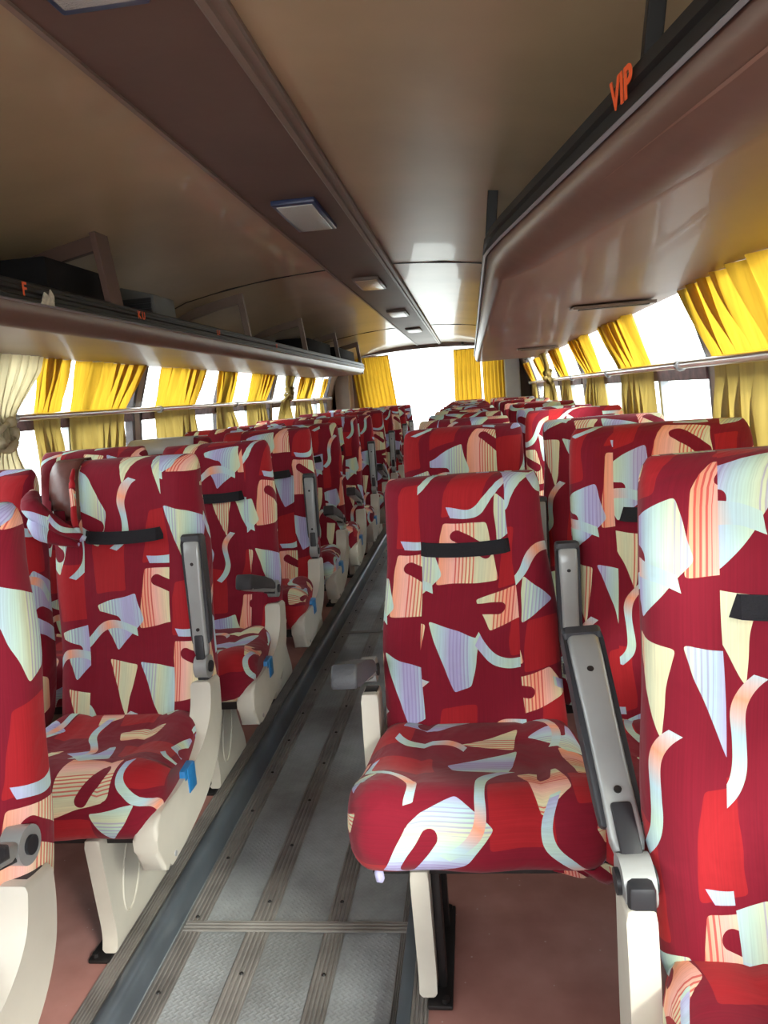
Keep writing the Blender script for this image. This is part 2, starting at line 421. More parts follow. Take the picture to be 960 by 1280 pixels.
# left nosing: rounded blue-grey step edge and ribbed strip on the platform
bm = bmesh.new()
pts = [(-0.318, -0.06), (-0.318, -0.010), (-0.321, 0.003), (-0.328, 0.010), (-0.337, 0.013), (-0.348, 0.012), (-0.356, 0.006), (-0.358, 0.0), (-0.346, 0.0), (-0.346, -0.06)]
prism(bm, pts, 1, Y0, Y1-.1); trim(bm, M['nosing'], True)
bm = bmesh.new(); ribbed(bm, -0.404, -0.358, Y0, Y1-.1, 0.0, 6); trim(bm, M['rib'])
# right edge: angle strip
bm = bmesh.new(); box(bm, 0.262, 0.290, Y0, Y1-.1, -0.06, 0.003, .003); trim(bm, M['nosing'], True)
bm = bmesh.new(); ribbed(bm, 0.290, 0.325, Y0, Y1-.1, 0.0, 4); trim(bm, M['rib'])

# walls (below and above the window band), pillars
MULL_L = [-0.2, 1.10, 2.43, 3.76, 5.09, 6.42, 7.75, 9.05]
MULL_R = [-0.2, 1.10, 2.43, 3.78, 5.12, 6.45, 7.75, 9.05]
ZS, ZT = 0.90, 1.53
def shell(side, za, zb, th=0.05):
    zs = [za]+[z for z, _ in PROF if za < z < zb]+[zb]
    a = [(side*wx(z), z) for z in zs]; b = [(side*(wx(z)+th), z) for z in zs[::-1]]
    return a+b
for side, nm, MU in ((-1, 'left', MULL_L), (1, 'right', MULL_R)):
    bm = bmesh.new()
    prism(bm, shell(side, -0.12, ZS), 1, Y0 if side < 0 else -0.35, Y1)  # right wall stops short: unseen open doorway added to let light onto floor
    prism(bm, shell(side, ZT, 1.60), 1, Y0, Y1)
    for y in MU:
        pts = shell(side, ZS, ZT)
        prism(bm, pts, 1, y-.028, y+.028)
    prism(bm, shell(side, ZS, ZT), 1, 9.08, Y1)
    prism(bm, shell(side, ZS, ZT), 1, Y0, -0.75) if side < 0 else prism(bm, shell(side, -.12, ZT), 1, Y0, -1.25)
    struct('wall_'+nm, bm, M['wall'] if nm == 'left' else M['wall'])
wn = 1
def window(side, ya, yb):
    global wn
    def q(z, inset): return side*(wx(z)+inset)
    # frame
    bm = bmesh.new()
    def bar(y0, y1, z0, z1, t0=0.002, t1=0.04):
        zs = [z0]+[z for z, _ in PROF if z0 < z < z1]+[z1]
        prism(bm, [(q(z, t0), z) for z in zs]+[(q(z, t1), z) for z in zs[::-1]], 1, y0, y1)
    bar(ya, ya+.028, ZS, ZT); bar(yb-.028, yb, ZS, ZT)
    bar(ya+.028, yb-.028, ZS, ZS+.028); bar(ya+.028, yb-.028, ZT-.03, ZT)
    mid = (ya+yb)/2
    fr = link('window_%d' % wn, bm, M['frame']); fr['kind'] = 'structure'
    bm = bmesh.new(); bar(ya+.028, yb-.028, 1.185, 1.24, -0.004, 0.036); s = link('sash_rail', bm, M['sash'], fr)
    bm = bmesh.new(); bar(mid-.018, mid+.018, ZS+.028, 1.185, 0.0, 0.03); bar(mid+.1, mid+.125, 1.24, ZT-.03, 0.0, 0.03); link('sash_stile', bm, M['alu'], fr)
    bm = bmesh.new(); bar(ya+.02, yb-.02, ZS+.02, ZT-.02, 0.018, 0.022); link('pane', bm, M['glass'], fr)
    wn += 1
for side, MU in ((-1, MULL_L), (1, MULL_R)):
    for a, b in zip(MU, MU[1:]): window(side, a+.028, b-.028)

# ceiling
bm = bmesh.new()
pr = [(-x, z) for x, z in CEIL]+[(x, z) for x, z in CEIL[::-1][1:]]
outer = [(x*1.05, z+.05) for x, z in pr[::-1]]
prism(bm, pr+outer, 1, Y0, Y1); struct('ceiling', bm, M['ceiling'], smooth=True)
# dark centre strip with its mouldings, and the panel joints
bm = bmesh.new(); prism(bm, [(-.128, 1.815), (-.128, 1.796), (.128, 1.796), (.128, 1.815)], 1, Y0, 9.62); trim(bm, M['strip'])
bm = bmesh.new(); prism(bm, [(-.142, 1.815), (-.142, 1.796), (-.137, 1.790), (-.126, 1.790), (-.126, 1.815)], 1, Y0, 9.62); trim(bm, M['trim'], True)
bm = bmesh.new()
prism(bm, [(.122, 1.815), (.122, 1.788), (.128, 1.783), (.140, 1.783), (.143, 1.789), (.158, 1.789), (.162, 1.794), (.162, 1.815)], 1, Y0, 9.62); trim(bm, M['trim'], True)
for y in (3.62, 7.0):
    for s in (-1, 1):
        bm = bmesh.new()
        xs = [.145, .3, .5, .7, .83, .97] if s < 0 else [.165, .3, .5, .7, .83, .97]
        t = [(s*x, cz(x)-.0025) for x in xs]; b = [(s*x, cz(x)+.01) for x in xs[::-1]]
        prism(bm, t+b, 1, y-.006, y+.006); trim(bm, M['rubber'])

# rear wall with a wide window
bm = bmesh.new()
def rearbox(x0, x1, z0, z1): box(bm, x0, x1, 9.70, 9.76, z0, z1)
rearbox(-1.24, 1.24, -0.12, 0.60); rearbox(-1.24, -0.86, .60, 1.85); rearbox(0.88, 1.24, .60, 1.85)
arch = [(-.86, 1.85)]+[(-.86+1.74*i/16, 1.695+.075*math.sin(PI*i/16)) for i in range(17)]+[(.88, 1.85)]
prism(bm, arch, 1, 9.70, 9.76)
struct('wall_rear', bm, M['wall'])
bm = bmesh.new()   # curved brown header over the rear window
a = [(-1.0+2.0*i/20, 1.70+.055*math.sin(PI*i/20)) for i in range(21)]
prism(bm, a+[(x, z+.055) for x, z in a[::-1]], 1, 9.60, 9.70); trim(bm, M['rackfascia'], True)
bm = bmesh.new()
box(bm, -.86, .88, 9.715, 9.735, .60, .64); box(bm, -.86, -.83, 9.715, 9.735, .64, 1.69); box(bm, .85, .88, 9.715, 9.735, .64, 1.69)
fr = link('window_%d' % wn, bm, M['frame']); fr['kind'] = 'structure'
bm = bmesh.new(); box(bm, -.84, .86, 9.722, 9.728, .62, 1.755); link('pane', bm, M['glass'], fr)
bm = bmesh.new(); box(bm, 0.90, 1.07, 9.3, 9.68, 0.0, 1.62, .01); trim(bm, M['palegrey'])
bm = bmesh.new(); box(bm, -1.16, -0.98, 9.35, 9.68, 0.0, 1.62, .01); trim(bm, M['wall'])
# front bulkhead (behind the camera) with the windscreen opening
bm = bmesh.new()
box(bm, -1.24, 1.24, Y0-.05, Y0, -.12, .75); box(bm, -1.24, -1.1, Y0-.05, Y0, .75, 1.85); box(bm, 1.1, 1.24, Y0-.05, Y0, .75, 1.85); box(bm, -1.1, 1.1, Y0-.05, Y0, 1.72, 1.85)
struct('wall_front', bm, M['wall'])

# ------------------------------------------------------------------ poles along the windows
for side, nm in ((-1, 'left'), (1, 'right')):
    r = empty('curtain_pole', (side*1.158, 0, 1.235), 'long chrome pole holding back the curtains along the %s windows' % nm, 'pole')
    bm = bmesh.new(); tube(bm, [(0, Y0+.4, 0), (0, 3.0, .002), (0, 6.0, .004), (0, 9.1, 0)], .0135, 12); sharp(link('tube', bm, M['chrome'], r))
    for y in (0.9, 2.62, 3.95, 5.3, 6.7, 8.0, 9.0):
        bm = bmesh.new()
        tube(bm, [(0, y-.012, 0), (0, y+.012, 0)], .019, 12)
        tube(bm, [(0, y, 0), (side*.052, y, -.004)], .007, 8)
        sharp(link('bracket', bm, M['alu'], r))

# ------------------------------------------------------------------ seats
def loft(bm, secs, uvl, jumps=None):
    """secs: list of closed rings of (x,y,z,u,v)"""
    n = len(secs[0])
    V = [[bm.verts.new(p[:3]) for p in s] for s in secs]
    for i in range(len(secs)-1):
        for j in range(n):
            j2 = (j+1) % n
            f = bm.faces.new((V[i][j], V[i][j2], V[i+1][j2], V[i+1][j]))
            us = [(secs[i][j][3], secs[i][j][4]), (secs[i][j2][3], secs[i][j2][4]), (secs[i+1][j2][3], secs[i+1][j2][4]), (secs[i+1][j][3], secs[i+1][j][4])]
            if j2 == 0:
                w = secs[i][j][3]-secs[i][j-1][3]
                us[1] = (us[0][0]+w, us[1][1]); us[2] = (us[3][0]+w, us[2][1])
            du, dv = (0, 0)
            if jumps: du, dv = jumps(secs[i][j], secs[i][j2])
            for l, q in zip(f.loops, us): l[uvl].uv = (q[0]+du, q[1]+dv)
    for r, sec in ((V[0], secs[0]), (V[-1], secs[-1])):
        f = bm.faces.new(r)
        for l, q in zip(f.loops, sec): l[uvl].uv = (q[0], q[4]+q[1] if False else q[4])

SEAT_H = 1.09
def back_front_y(z):     # local y of the front face of the backrest at height z
    t = (z-0.40)/(SEAT_H-0.40)
    return 0.0+0.125*t+0.012*math.sin(t*PI)-0.018*math.exp(-((t-.83)/.12)**2)
def make_back_mesh(seed, H=SEAT_H, tilt=0.0, wt=0.40, wb=0.45):
    rnd = random.Random(seed)
    bm = bmesh.new(); uvl = bm.loops.layers.uv.new('UVMap')
    secs = []; z0 = 0.385; NV = 30
    ph = rnd.random()*6
    for i in range(NV+1):
        s = i/NV
        if s < .86: t = s/.86*.93
        else: t = .93+.07*math.sin((s-.86)/.14*PI/2)
        z = z0+(H-z0)*t
        w = wb+(wt-wb)*min(1, t/.9)
        w *= (0.97+.03*math.sin(t*PI))
        th = 0.125-0.035*t
        k_ = 1.0; kt = 1.0
        if t > .93:
            q = (t-.93)/.07; k_ = 1-.085*(1-math.sqrt(max(0, 1-q*q))); kt = max(.25, math.sqrt(max(0, 1-q*q*.94)))
        if t < .05: k_ *= .93+.07*t/.05; kt *= .8+.2*t/.05
        hw = w/2*k_
        tt = th*kt
        yc = back_front_y(z)+tilt*(z-z0)+th/2
        ring = []; NR = 52; arc = 0; prev = None
        for j in range(NR):
            a = 2*PI*j/NR+PI     # start at the -x side, front goes first
            ca, sa = math.cos(a), math.sin(a)
            x = hw*math.copysign(abs(ca)**.42, ca)
            yy = (tt/2)*math.copysign(abs(sa)**.55, sa)
            u = x/hw
            if sa < 0:   # front side: bolsters, centre pad, creases
                amt = kt*(1-max(0, (t-.90))/.1)
                yy -= amt*.014*(math.exp(-((abs(u)-.78)/.16)**2))*(1-.4*t)
                yy += amt*.010*math.exp(-((abs(u)-.50)/.045)**2)
                yy -= amt*.006*math.sin(z*21+ph)*math.exp(-(u/.5)**2)
            else:
                yy *= .8
            x += .004*math.sin(z*17+ph+u)
            p = (x, yc+yy, z+.010*math.cos(u*PI/2)*(t > .9)*kt)
            if prev: arc += math.hypot(p[0]-prev[0], p[1]-prev[1])
            prev = p
            ring.append((*p, arc, z+(0.05*(1-kt) if t > .93 else 0)))
        secs.append(ring)
    def jumps(a, b):
        if a[1]+b[1] > 2*(yc+9): return (0, 0)
        x = (a[0]+b[0])/2; hw = wb/2+(wt-wb)/2*min(1, (a[2]-z0)/(H-z0))
        if x < -.5*hw: return (0.11, 0.07)
        if x > .5*hw: return (-.07, .19)
        return (0, 0)
    loft(bm, secs, uvl, jumps)
    return bm
def make_cushion_mesh(w=0.505, d=0.40, seed=0):
    bm = bmesh.new(); uvl = bm.loops.layers.uv.new('UVMap')
    # side profile, closed: starts at rear top, runs forward over the front and back underneath
    base = [(0.03, 0.440), (-0.02, 0.448), (-0.10, 0.440), (-0.19, 0.442), (-0.27, 0.462), (-0.325, 0.470), (-0.368, 0.455), (-0.392, 0.415), (-0.398, 0.37), (-0.388, 0.340), (-0.36, 0.322), (-0.30, 0.315), (-0.15, 0.312), (0.02, 0.32), (0.045, 0.34), (0.045, 0.42)]
    prof = catmull(base+[base[0]], 4)[:-1]
    cy = -0.18; czz = 0.385
    arc = [0]
    for a, b in zip(prof, prof[1:]): arc.append(arc[-1]+math.hypot(b[0]-a[0], b[1]-a[1]))
    secs = []; NX = 30
    for i in range(NX+1):
        s = -1+2*i/NX
        u = math.copysign(abs(s)**.8, s)
        u = math.sin(u*PI/2)*.35+u*.65
        q = max(0, (abs(u)-.80)/.20)
        k_ = math.sqrt(max(0.0, 1-q*q*.93))
        kk = .62+.38*k_; kz = .35+.65*k_
        ring = []
        for j, (y, z) in enumerate(prof):
            yy = cy+(y-cy)*kk; zz = czz+(z-czz)*kz
            if z > .42: zz += .008*math.exp(-((abs(u)-.72)/.15)**2)-.006*math.exp(-((abs(u)-.5)/.04)**2)
            if y < -.30: yy += .012*(u*u)-.004*math.cos(u*9)
            ring.append((u*w/2*(1-.11*max(0, min(1, (yy+.25)/.25))), yy, zz, arc[j], u*w/2+math.copysign((1-k_)*.05, u)))
        secs.append(ring)
    loft(bm, secs, uvl); return bm

BACK = {}
for nm, kw in (('a', dict(seed=1)), ('b', dict(seed=2)), ('low', dict(seed=3, H=1.01, tilt=.03, wt=.375)), ('c', dict(seed=4, H=1.10, wt=.41)), ('l', dict(seed=5, wt=.415, wb=.42)), ('m', dict(seed=6, H=1.10, wt=.42, wb=.425))):
    o = link('m', make_back_mesh(**kw), M['fabric'], smooth=True); BACK[nm] = o.data; bpy.data.objects.remove(o)
CUSH = []
for i in range(2):
    o = link('m', make_cushion_mesh(seed=i), M['fabric'], smooth=True); CUSH.append(o.data); bpy.data.objects.remove(o)
def strap_mesh(z=0.905, H=SEAT_H, tilt=0):
    bm = bmesh.new(); N_ = 14; w = .108
    outer = []; inner = []
    for i in range(N_+1):
        u = -1+2*i/N_; x = u*w
        sag = -.006*(1-u*u)
        y = back_front_y(z)+tilt*(z-.385)-.004-.004*(1-u*u)+(.012 if abs(u) == 1 else 0)
        outer.append((x, y, z+sag))
    rows = []
    for dz, dy in ((-.0165, .0), (-.0165, -.003), (.0165, -.003), (.0165, .0), (-.0165, 0)):
        rows.append([(x, y+dy+.0 - dz*0.0 + dz*.18, z_+dz) for x, y, z_ in outer])
    sheet(bm, rows); bmesh.ops.remove_doubles(bm, verts=bm.verts, dist=1e-5)
    return bm
o = link('m', strap_mesh(), M['strap']); STRAP = o.data; bpy.data.objects.remove(o)
o = link('m', strap_mesh(.845, 1.01, .03), M['strap']); STRAPLOW = o.data; bpy.data.objects.remove(o)
def inst(name, data, parent, loc=(0, 0, 0)):
    o = bpy.data.objects.new(name, data); COL.objects.link(o); o.parent = parent; o.location = loc; return o

# armrest, modelled raised (pointing up from its pivot at the origin); front of the arm faces -y
AL = 0.335
def rrect(w, h, r, n=4):
    pts = []
    for cx, cy, a0 in ((w-r, h-r, 0), (-w+r, h-r, 90), (-w+r, -h+r, 180), (w-r, -h+r, 270)):
        for i in range(n+1):
            a = math.radians(a0+90*i/n); pts.append((cx+r*math.cos(a), cy+r*math.sin(a)))
    return pts
def arm_body():
    bm = bmesh.new(); rings = []
    for z, w, y0, y1 in ((.030, .016, -.010, .012), (.045, .0195, -.014, .012), (.10, .0185, -.016, .010), (.20, .019, -.018, .010), (.29, .021, -.019, .010), (.322, .021, -.018, .010), (.330, .018, -.014, .010)):
        r = [bm.verts.new((x, (y0+y1)/2+y*1.0, z)) for x, y in rrect(w, (y1-y0)/2, .007)]
        rings.append(r)
    n = len(rings[0])
    for a, b in zip(rings, rings[1:]):
        for i in range(n): bm.faces.new((a[i], a[(i+1) % n], b[(i+1) % n], b[i]))
    bm.faces.new(rings[0]); bm.faces.new(rings[-1][::-1])
    # knuckle
    v = bmesh.ops.create_cone(bm, cap_ends=True, segments=24, radius1=.030, radius2=.030, depth=.034, matrix=Matrix.Rotation(PI/2, 4, 'Y'))
    return bm
def arm_pad():
    bm = bmesh.new()
    pts = [(-.004, .06), (-.008, .20), (-.010, .325), (-.018, .330), (-.017, .342), (-.008, .347), (.018, .345), (.030, .335), (.031, .2), (.028, .10), (.018, .065)]
    prism(bm, pts, 0, -.0265, .0265, .007, 3)
    return bm
def arm_button():
    bm = bmesh.new()
    bmesh.ops.create_cone(bm, cap_ends=True, segments=20, radius1=.015, radius2=.015, depth=.044, matrix=Matrix.Rotation(PI/2, 4, 'Y'))
    return bm
def arm_boot():
    bm = bmesh.new(); box(bm, -.0145, .0145, -.016, .024, -.045, .012, .006); return bm
def arm_slot():
    bm = bmesh.new(); box(bm, -.012, .012, -.0200, -.010, .005, .085, .004); return bm
def arm_screws(z):
    bm = bmesh.new()
    if True:
        bmesh.ops.create_cone(bm, cap_ends=True, segments=12, radius1=.0045, radius2=.0045, depth=.003, matrix=Matrix.Translation((0, -.0175, z)) @ Matrix.Rotation(PI/2, 4, 'X'))
    return bm
def arm_proto():
    a = sharp(link('armrest', arm_body(), M['silver']), 40)
    tag(a, None)
    sharp(link('pad', arm_pad(), M['grey_pad'], a), 40)
    sharp(link('pivot_button', arm_button(), M['black'], a)); sharp(link('pivot_boot', arm_boot(), M['black'], a)); sharp(link('hinge_slot', arm_slot(), M['black'], a)); link('screw', arm_screws(.10), M['steel'], a); link('screw', arm_screws(.27), M['steel'], a)
    return a
ARM = arm_proto()

# curved beige side panel: column under the arm pivot that sweeps forward to a nose
def side_panel():
    outl_back = catmull([(.078, .520), (.072, .45), (.050, .385), (-.005, .325), (-.10, .275), (-.22, .250), (-.33, .240), (-.368, .252)], 5)
    outl_front = catmull([(-.388, .300), (-.382, .355), (-.345, .378), (-.25, .378), (-.14, .388), (-.06, .415), (-.010, .46), (.010, .525)], 5)
    bm = bmesh.new()
    prism(bm, outl_back+outl_front, 0, -.027, .027, .010, 3)
    return bm
def short_panel():
    out = catmull([(.078, .520), (.080, .40), (.078, .20), (.060, .12)], 5)+catmull([(-.005, .12), (-.012, .20), (-.010, .40), (.004, .525)], 5)
    bm = bmesh.new(); prism(bm, out, 0, -.020, .020, .008, 3); return bm
def side_cap():
    bm = bmesh.new(); box(bm, -.016, .016, .024, .070, .515, .5235, .003); return bm
def blue_tab():
    bm = bmesh.new()
    box(bm, -.010, .0285, -.215, -.155, .370, .3965, .004)
    box(bm, .0255, .0300, -.200, -.155, .335, .394, .0015); return bm
def panel_mark(side):
    bm = bmesh.new()
    bmesh.ops.create_cone(bm, cap_ends=True, segments=12, radius1=.006, radius2=.006, depth=.003, matrix=Matrix.Translation((.0275, -.31, .255)) @ Matrix.Rotation(PI/2, 4, 'Y'))
    return bm
def leg_panel():
    # flared moulded leg cover
    bm = bmesh.new()
    out = catmull([(-.335, .300), (-.325, .20), (-.318, .13), (-.312, .06), (-.322, .018)], 4)
    out2 = catmull([(-.03, .020), (-.045, .075), (-.075, .13), (-.10, .20), (-.105, .300)], 4)
    prism(bm, out+out2, 0, -.020, .016, .008, 3)
    return bm
def leg_oval():
    bm = bmesh.new(); n = 28; ring = []
    pts = []
    for i in range(n+1):
        a = 2*PI*i/n
        y = -.205+.062*math.cos(a)*.8+.03*math.sin(a); z = .165+.095*math.sin(a)+.01*math.cos(a)
        pts.append((.0165, y, z))
    tube(bm, pts, .0028, 6, cap=False)
    return bm
def leg_frame():
    bm = bmesh.new()
    box(bm, -.038, -.021, -.285, -.25, .008, .30, .003); box(bm, -.038, -.021, -.11, -.08, .008, .30, .003)
    box(bm, -.050, .0, -.335, -.03, .0, .010, .003)
    for y in (-.322, -.045): bmesh.ops.create_cone(bm, cap_ends=True, segments=6, radius1=.008, radius2=.008, depth=.010, matrix=Matrix.Translation((-.036, y, .014)))
    return bm

def base_parts(root, s, xa, leg=True, short=False):
    """s=+1: aisle on +x (left-hand seats), s=-1: aisle on -x. xa = |x| offset of the aisle side panel from root"""
    e = []
    for nm, f, m in (('side_panel', short_panel() if short else side_panel(), 'beige'),):
        p = sharp(link(nm, f, M[m], root, loc=(xa, 0, 0)), 40)
        if s < 0: p.scale.x = -1
        for nm2, f2, m2 in (('panel_cap', side_cap(), 'black'),) if short else (('panel_cap', side_cap(), 'black'), ('recline_tab', blue_tab(), 'blue'), ('panel_mark', panel_mark(s), 'greyvinyl')):
            c = sharp(link(nm2, f2, M[m2], p))
            if nm2 == 'recline_tab': c['label'] = 'blue plastic recline tab'
    if leg:
        xl = xa-.150 if s > 0 else xa+.120
        p = sharp(link('leg', leg_panel(), M['beige'], root, loc=(xl, 0, 0)), 40)
        if s < 0: p.scale.x = -1
        p['label'] = 'beige flared leg cover'
        sharp(link('embossed_oval', leg_oval(), M['beige'], p)); sharp(link('steel_leg', leg_frame(), M['steel'], p))

AX = {1: .250, -1: .203}
def make_double(s, arm='up', backs=('a', 'b'), xo=0.445, xi=0.905, centre=True):
    """root stands on the platform at the cushion/backrest crease line, x=0 world"""
    side = -s   # seats lie at negative x when the aisle is on their +x side
    root = bpy.data.objects.new('double_bus_seat', None); COL.objects.link(root); root.empty_display_size = .1
    for i, x in enumerate((xo, xi)):
        inst('seat_cushion', CUSH[i], root, (side*x-(.012 if s > 0 else 0), 0, 0)).scale.x = .90 if s > 0 else 1
        b = inst('backrest', BACK[backs[i]], root, (side*x, 0, 0))
        st = inst('headrest_strap', STRAPLOW if backs[i] == 'low' else STRAP, b); st['label'] = 'black elastic strap'
    base_parts(root, s, side*AX[s], short=(s < 0))
    bm = bmesh.new()
    for y in (-.28, -.06): box(bm, -.46, .46, y-.02, y+.02, .272, .310, .003)
    box(bm, -.45, .45, -.30, -.06, .300, .314)
    link('seat_frame', bm, M['steel'], root, loc=(side*.69, 0, 0))
    for y in (-.30, -.06):
        bm = bmesh.new(); box(bm, -.018, .018, y-.018, y+.018, 0.0, .262, .003); link('wall_leg', bm, M['steel'], root, loc=(side*1.12, 0, 0))
    a = copy_tree(ARM, root); set_arm(a, side*AX[s], arm)
    if centre: c = copy_tree(ARM, root); set_arm(c, side*.677, 'up', y=.05); c.scale.z = .86
    return root
def set_arm(a, x, mode, y=.045):
    a.location = (x, y, .555)
    if mode == 'up': a.rotation_euler = (math.radians(-4), 0, 0)
    elif mode == 'down': a.rotation_euler = (math.radians(73), 0, 0); a.location.z = .572
    elif mode == 'half': a.rotation_euler = (math.radians(22), 0, 0)

GL = 'double seats in the left-hand rows'; GR = 'double seats in the right-hand rows'
ords = ['first', 'second', 'third', 'fourth', 'fifth', 'sixth', 'seventh', 'eighth', 'ninth', 'tenth', 'eleventh']
armL = ['down', 'up', 'down', 'up', 'down', 'down', 'up', 'down', 'up', 'down', 'up']
protos = {}
def seat(s, arm, backs):
    key = (s, arm, backs)
    if key not in protos:
        protos[key] = make_double(s, arm, backs, centre=(s < 0)); return protos[key]
    return copy_tree(protos[key])
descL = ['double seat nearest the camera in the left-hand row, cut by the left edge, armrest lowered',
         'second left-hand double seat, brown vinyl showing through the torn corner of its cover',
         'third left-hand double seat with lowered armrest and blue tab, behind the torn-cover seat',
         'fourth left-hand double seat with raised armrest, grey vinyl end on its window backrest']
for i in range(11):
    r = seat(1, armL[i], ('l', 'm') if i % 2 == 0 else ('m', 'l'))
    r.location = (0, 1.085+.722*i, 0)
    if i == 0: r.location = (0, .975, 0)
    if i == 1: r.location.y = 1.80
    lab = descL[i] if i < 4 else 'red patterned double seat in the left-hand row, %s from the camera, armrest %s' % (ords[i], 'raised' if armL[i] == 'up' else 'lowered')
    tag(r, lab, 'bus seat', GL)
    if i == 1: LB = r
    if i == 3: LD = r
armR = ['', 'down', 'up', 'down', 'up', 'up', 'down', 'up', 'down', 'up', 'up', 'up']
for i in range(1, 11):
    r = seat(-1, armR[i], ('low', 'c') if i == 1 else (('a', 'b') if i % 2 == 0 else ('b', 'c')))
    r.location = (0, 0.945+.742*i, 0)
    lab = 'red patterned double seat on the right whose aisle backrest is lower than those behind' if i == 1 else \
          'red patterned double seat in the right-hand row, %s row from the camera' % ords[i]
    tag(r, lab, 'bus seat', GR)
# rear bench, in two halves
for s, lab in ((1, 'rear bench double seat on the left, against the back wall under the yellow curtain'), (-1, 'rear bench double seat on the right, below the pale grey panel')):
    r = seat(s, 'up', ('l', 'l')); r.location = (0, 9.22, 0); tag(r, lab, 'bus seat', 'rear bench seats')

# loose cloth tail and a red tassel under the low-backed right seat
RB = [o for o in COL.objects if o.get('label', '').startswith('red patterned double seat on the right whose')][0]
cu = [c for c in RB.children if c.name.startswith('seat_cushion')]
cu = min(cu, key=lambda c: c.location.x)
bm = bmesh.new()
sheet(bm, [[(.10+.14*u/12+.01*v, -.372+.012*math.sin(u*1.3)+v*.006, .335-v*.012*(1-abs(u-7)/9)) for u in range(13)] for v in range(5)])
o = link('loose_cloth_tail', bm, M['fabric'], cu, smooth=True); planar_uv(o); sm = o.modifiers.new('t', 'SOLIDIFY'); sm.thickness = .003
bm = bmesh.new(); tube(bm, [(-.190, -.355, .335), (-.192, -.362, .318), (-.190, -.363, .305), (-.187, -.360, .298)], [.004, .009, .009, .003], 8)
planar_uv(link('tassel', bm, M['fabric'], cu, smooth=True))

# single seat closest on the right
root = empty('single_bus_seat', (0.905, 0.93, 0), 'single red patterned seat at the right edge of the photo with a long half-raised armrest', 'bus seat')
inst('seat_cushion', CUSH[0], root); b = inst('backrest', BACK['c'], root); st = inst('headrest_strap', STRAP, b); st['label'] = 'black elastic strap'
base_parts(root, -1, -.245, leg=False, short=True)
bm = bmesh.new()
for y in (-.30, -.06): box(bm, -.24, .24, y-.02, y+.02, .262, .300, .003)
link('seat_frame', bm, M['steel'], root)
for x in (-.2, .2):
    bm = bmesh.new(); box(bm, x-.018, x+.018, -.30, -.26, 0, .262, .003); box(bm, x-.018, x+.018, -.08, -.04, 0, .262, .003); link('leg', bm, M['steel'], root)
a = copy_tree(ARM, root); a.location = (-.242, .055, .535)
zax = Vector((-.02, .30, .235)).normalized(); xax = Vector((1, 0, 0)); yax = zax.cross(xax).normalized(); xax = yax.cross(zax)
a.rotation_euler = Matrix((xax, yax, zax)).transposed().to_euler(); a.scale = (1.25, 1.15, 1.18)
for c in list(a.children):
    if c.name.startswith('pivot_boot'): bpy.data.objects.remove(c)
bm = bmesh.new(); box(bm, -.018, .018, .005, .070, .505, .556, .008); sharp(link('pivot_boot', bm, M['black'], root, loc=(-.242, 0, 0)))
# the prototype arm is no longer needed
for c in list(ARM.children): bpy.data.objects.remove(c)
bpy.data.objects.remove(ARM)

# exposed vinyl where the fabric cover has slipped
def vinyl_corner(parent_root, x, xr, z0, m, name, lab, sl=0.0):
    """thick vinyl skin over the top corner of a backrest; xr = local x range"""
    back = [c for c in parent_root.children if c.name.startswith('backrest') and abs(c.location.x-x) < .02][0]
    bm = bmesh.new(); bm.from_mesh(back.data)
    bm.normal_update()
    dl = [f for f in bm.faces if not (xr[0] <= f.calc_center_median().x <= xr[1]+.06*(f.calc_center_median().z-1.0) and f.calc_center_median().z > z0+sl*(xr[1]-f.calc_center_median().x))]
    bmesh.ops.delete(bm, geom=dl, context='FACES')
    for v in bm.verts: v.co += v.normal*.004
    o = link(name, bm, m, back, smooth=True); o['label'] = lab
    s = o.modifiers.new('thick', 'SOLIDIFY'); s.thickness = .004; s.offset = 1
    return o
vinyl_corner(LB, -.445, (-.3, -.105), .93, M['brownvinyl'], 'exposed_vinyl', 'worn brown vinyl where the cover has slipped', sl=.75)
bk = [c for c in LB.children if c.name.startswith('backrest') and abs(c.location.x+.445) < .02][0]
bm = bmesh.new()
for pts, rr in (([(-.235, .10, 1.03), (-.222, .055, 1.00), (-.175, .045, .962), (-.120, .050, .925), (-.088, .062, .905)], [.012, .026, .022, .015, .006]),
                ([(-.228, .09, .985), (-.205, .050, .945), (-.160, .046, .915), (-.105, .055, .890)], [.012, .028, .020, .006]),
                ([(-.100, .062, .90), (-.108, .055, .95), (-.112, .068, 1.0), (-.115, .080, 1.05), (-.116, .10, 1.085)], [.005, .008, .007, .008, .004])):
    p2 = catmull([(*p, r_) for p, r_ in zip(pts, rr)], 4)
    tube(bm, [q[:3] for q in p2], [q[3] for q in p2], 12)
o = link('slipped_cover', bm, M['fabric'], bk, smooth=True); planar_uv(o, 1.5); o['label'] = 'bunched red patterned cover slipped off the corner'
vinyl_corner(LD, -.905, (-.3, .12), 1.02, M['greyvinyl'], 'exposed_vinyl', 'pale grey vinyl top without cover')

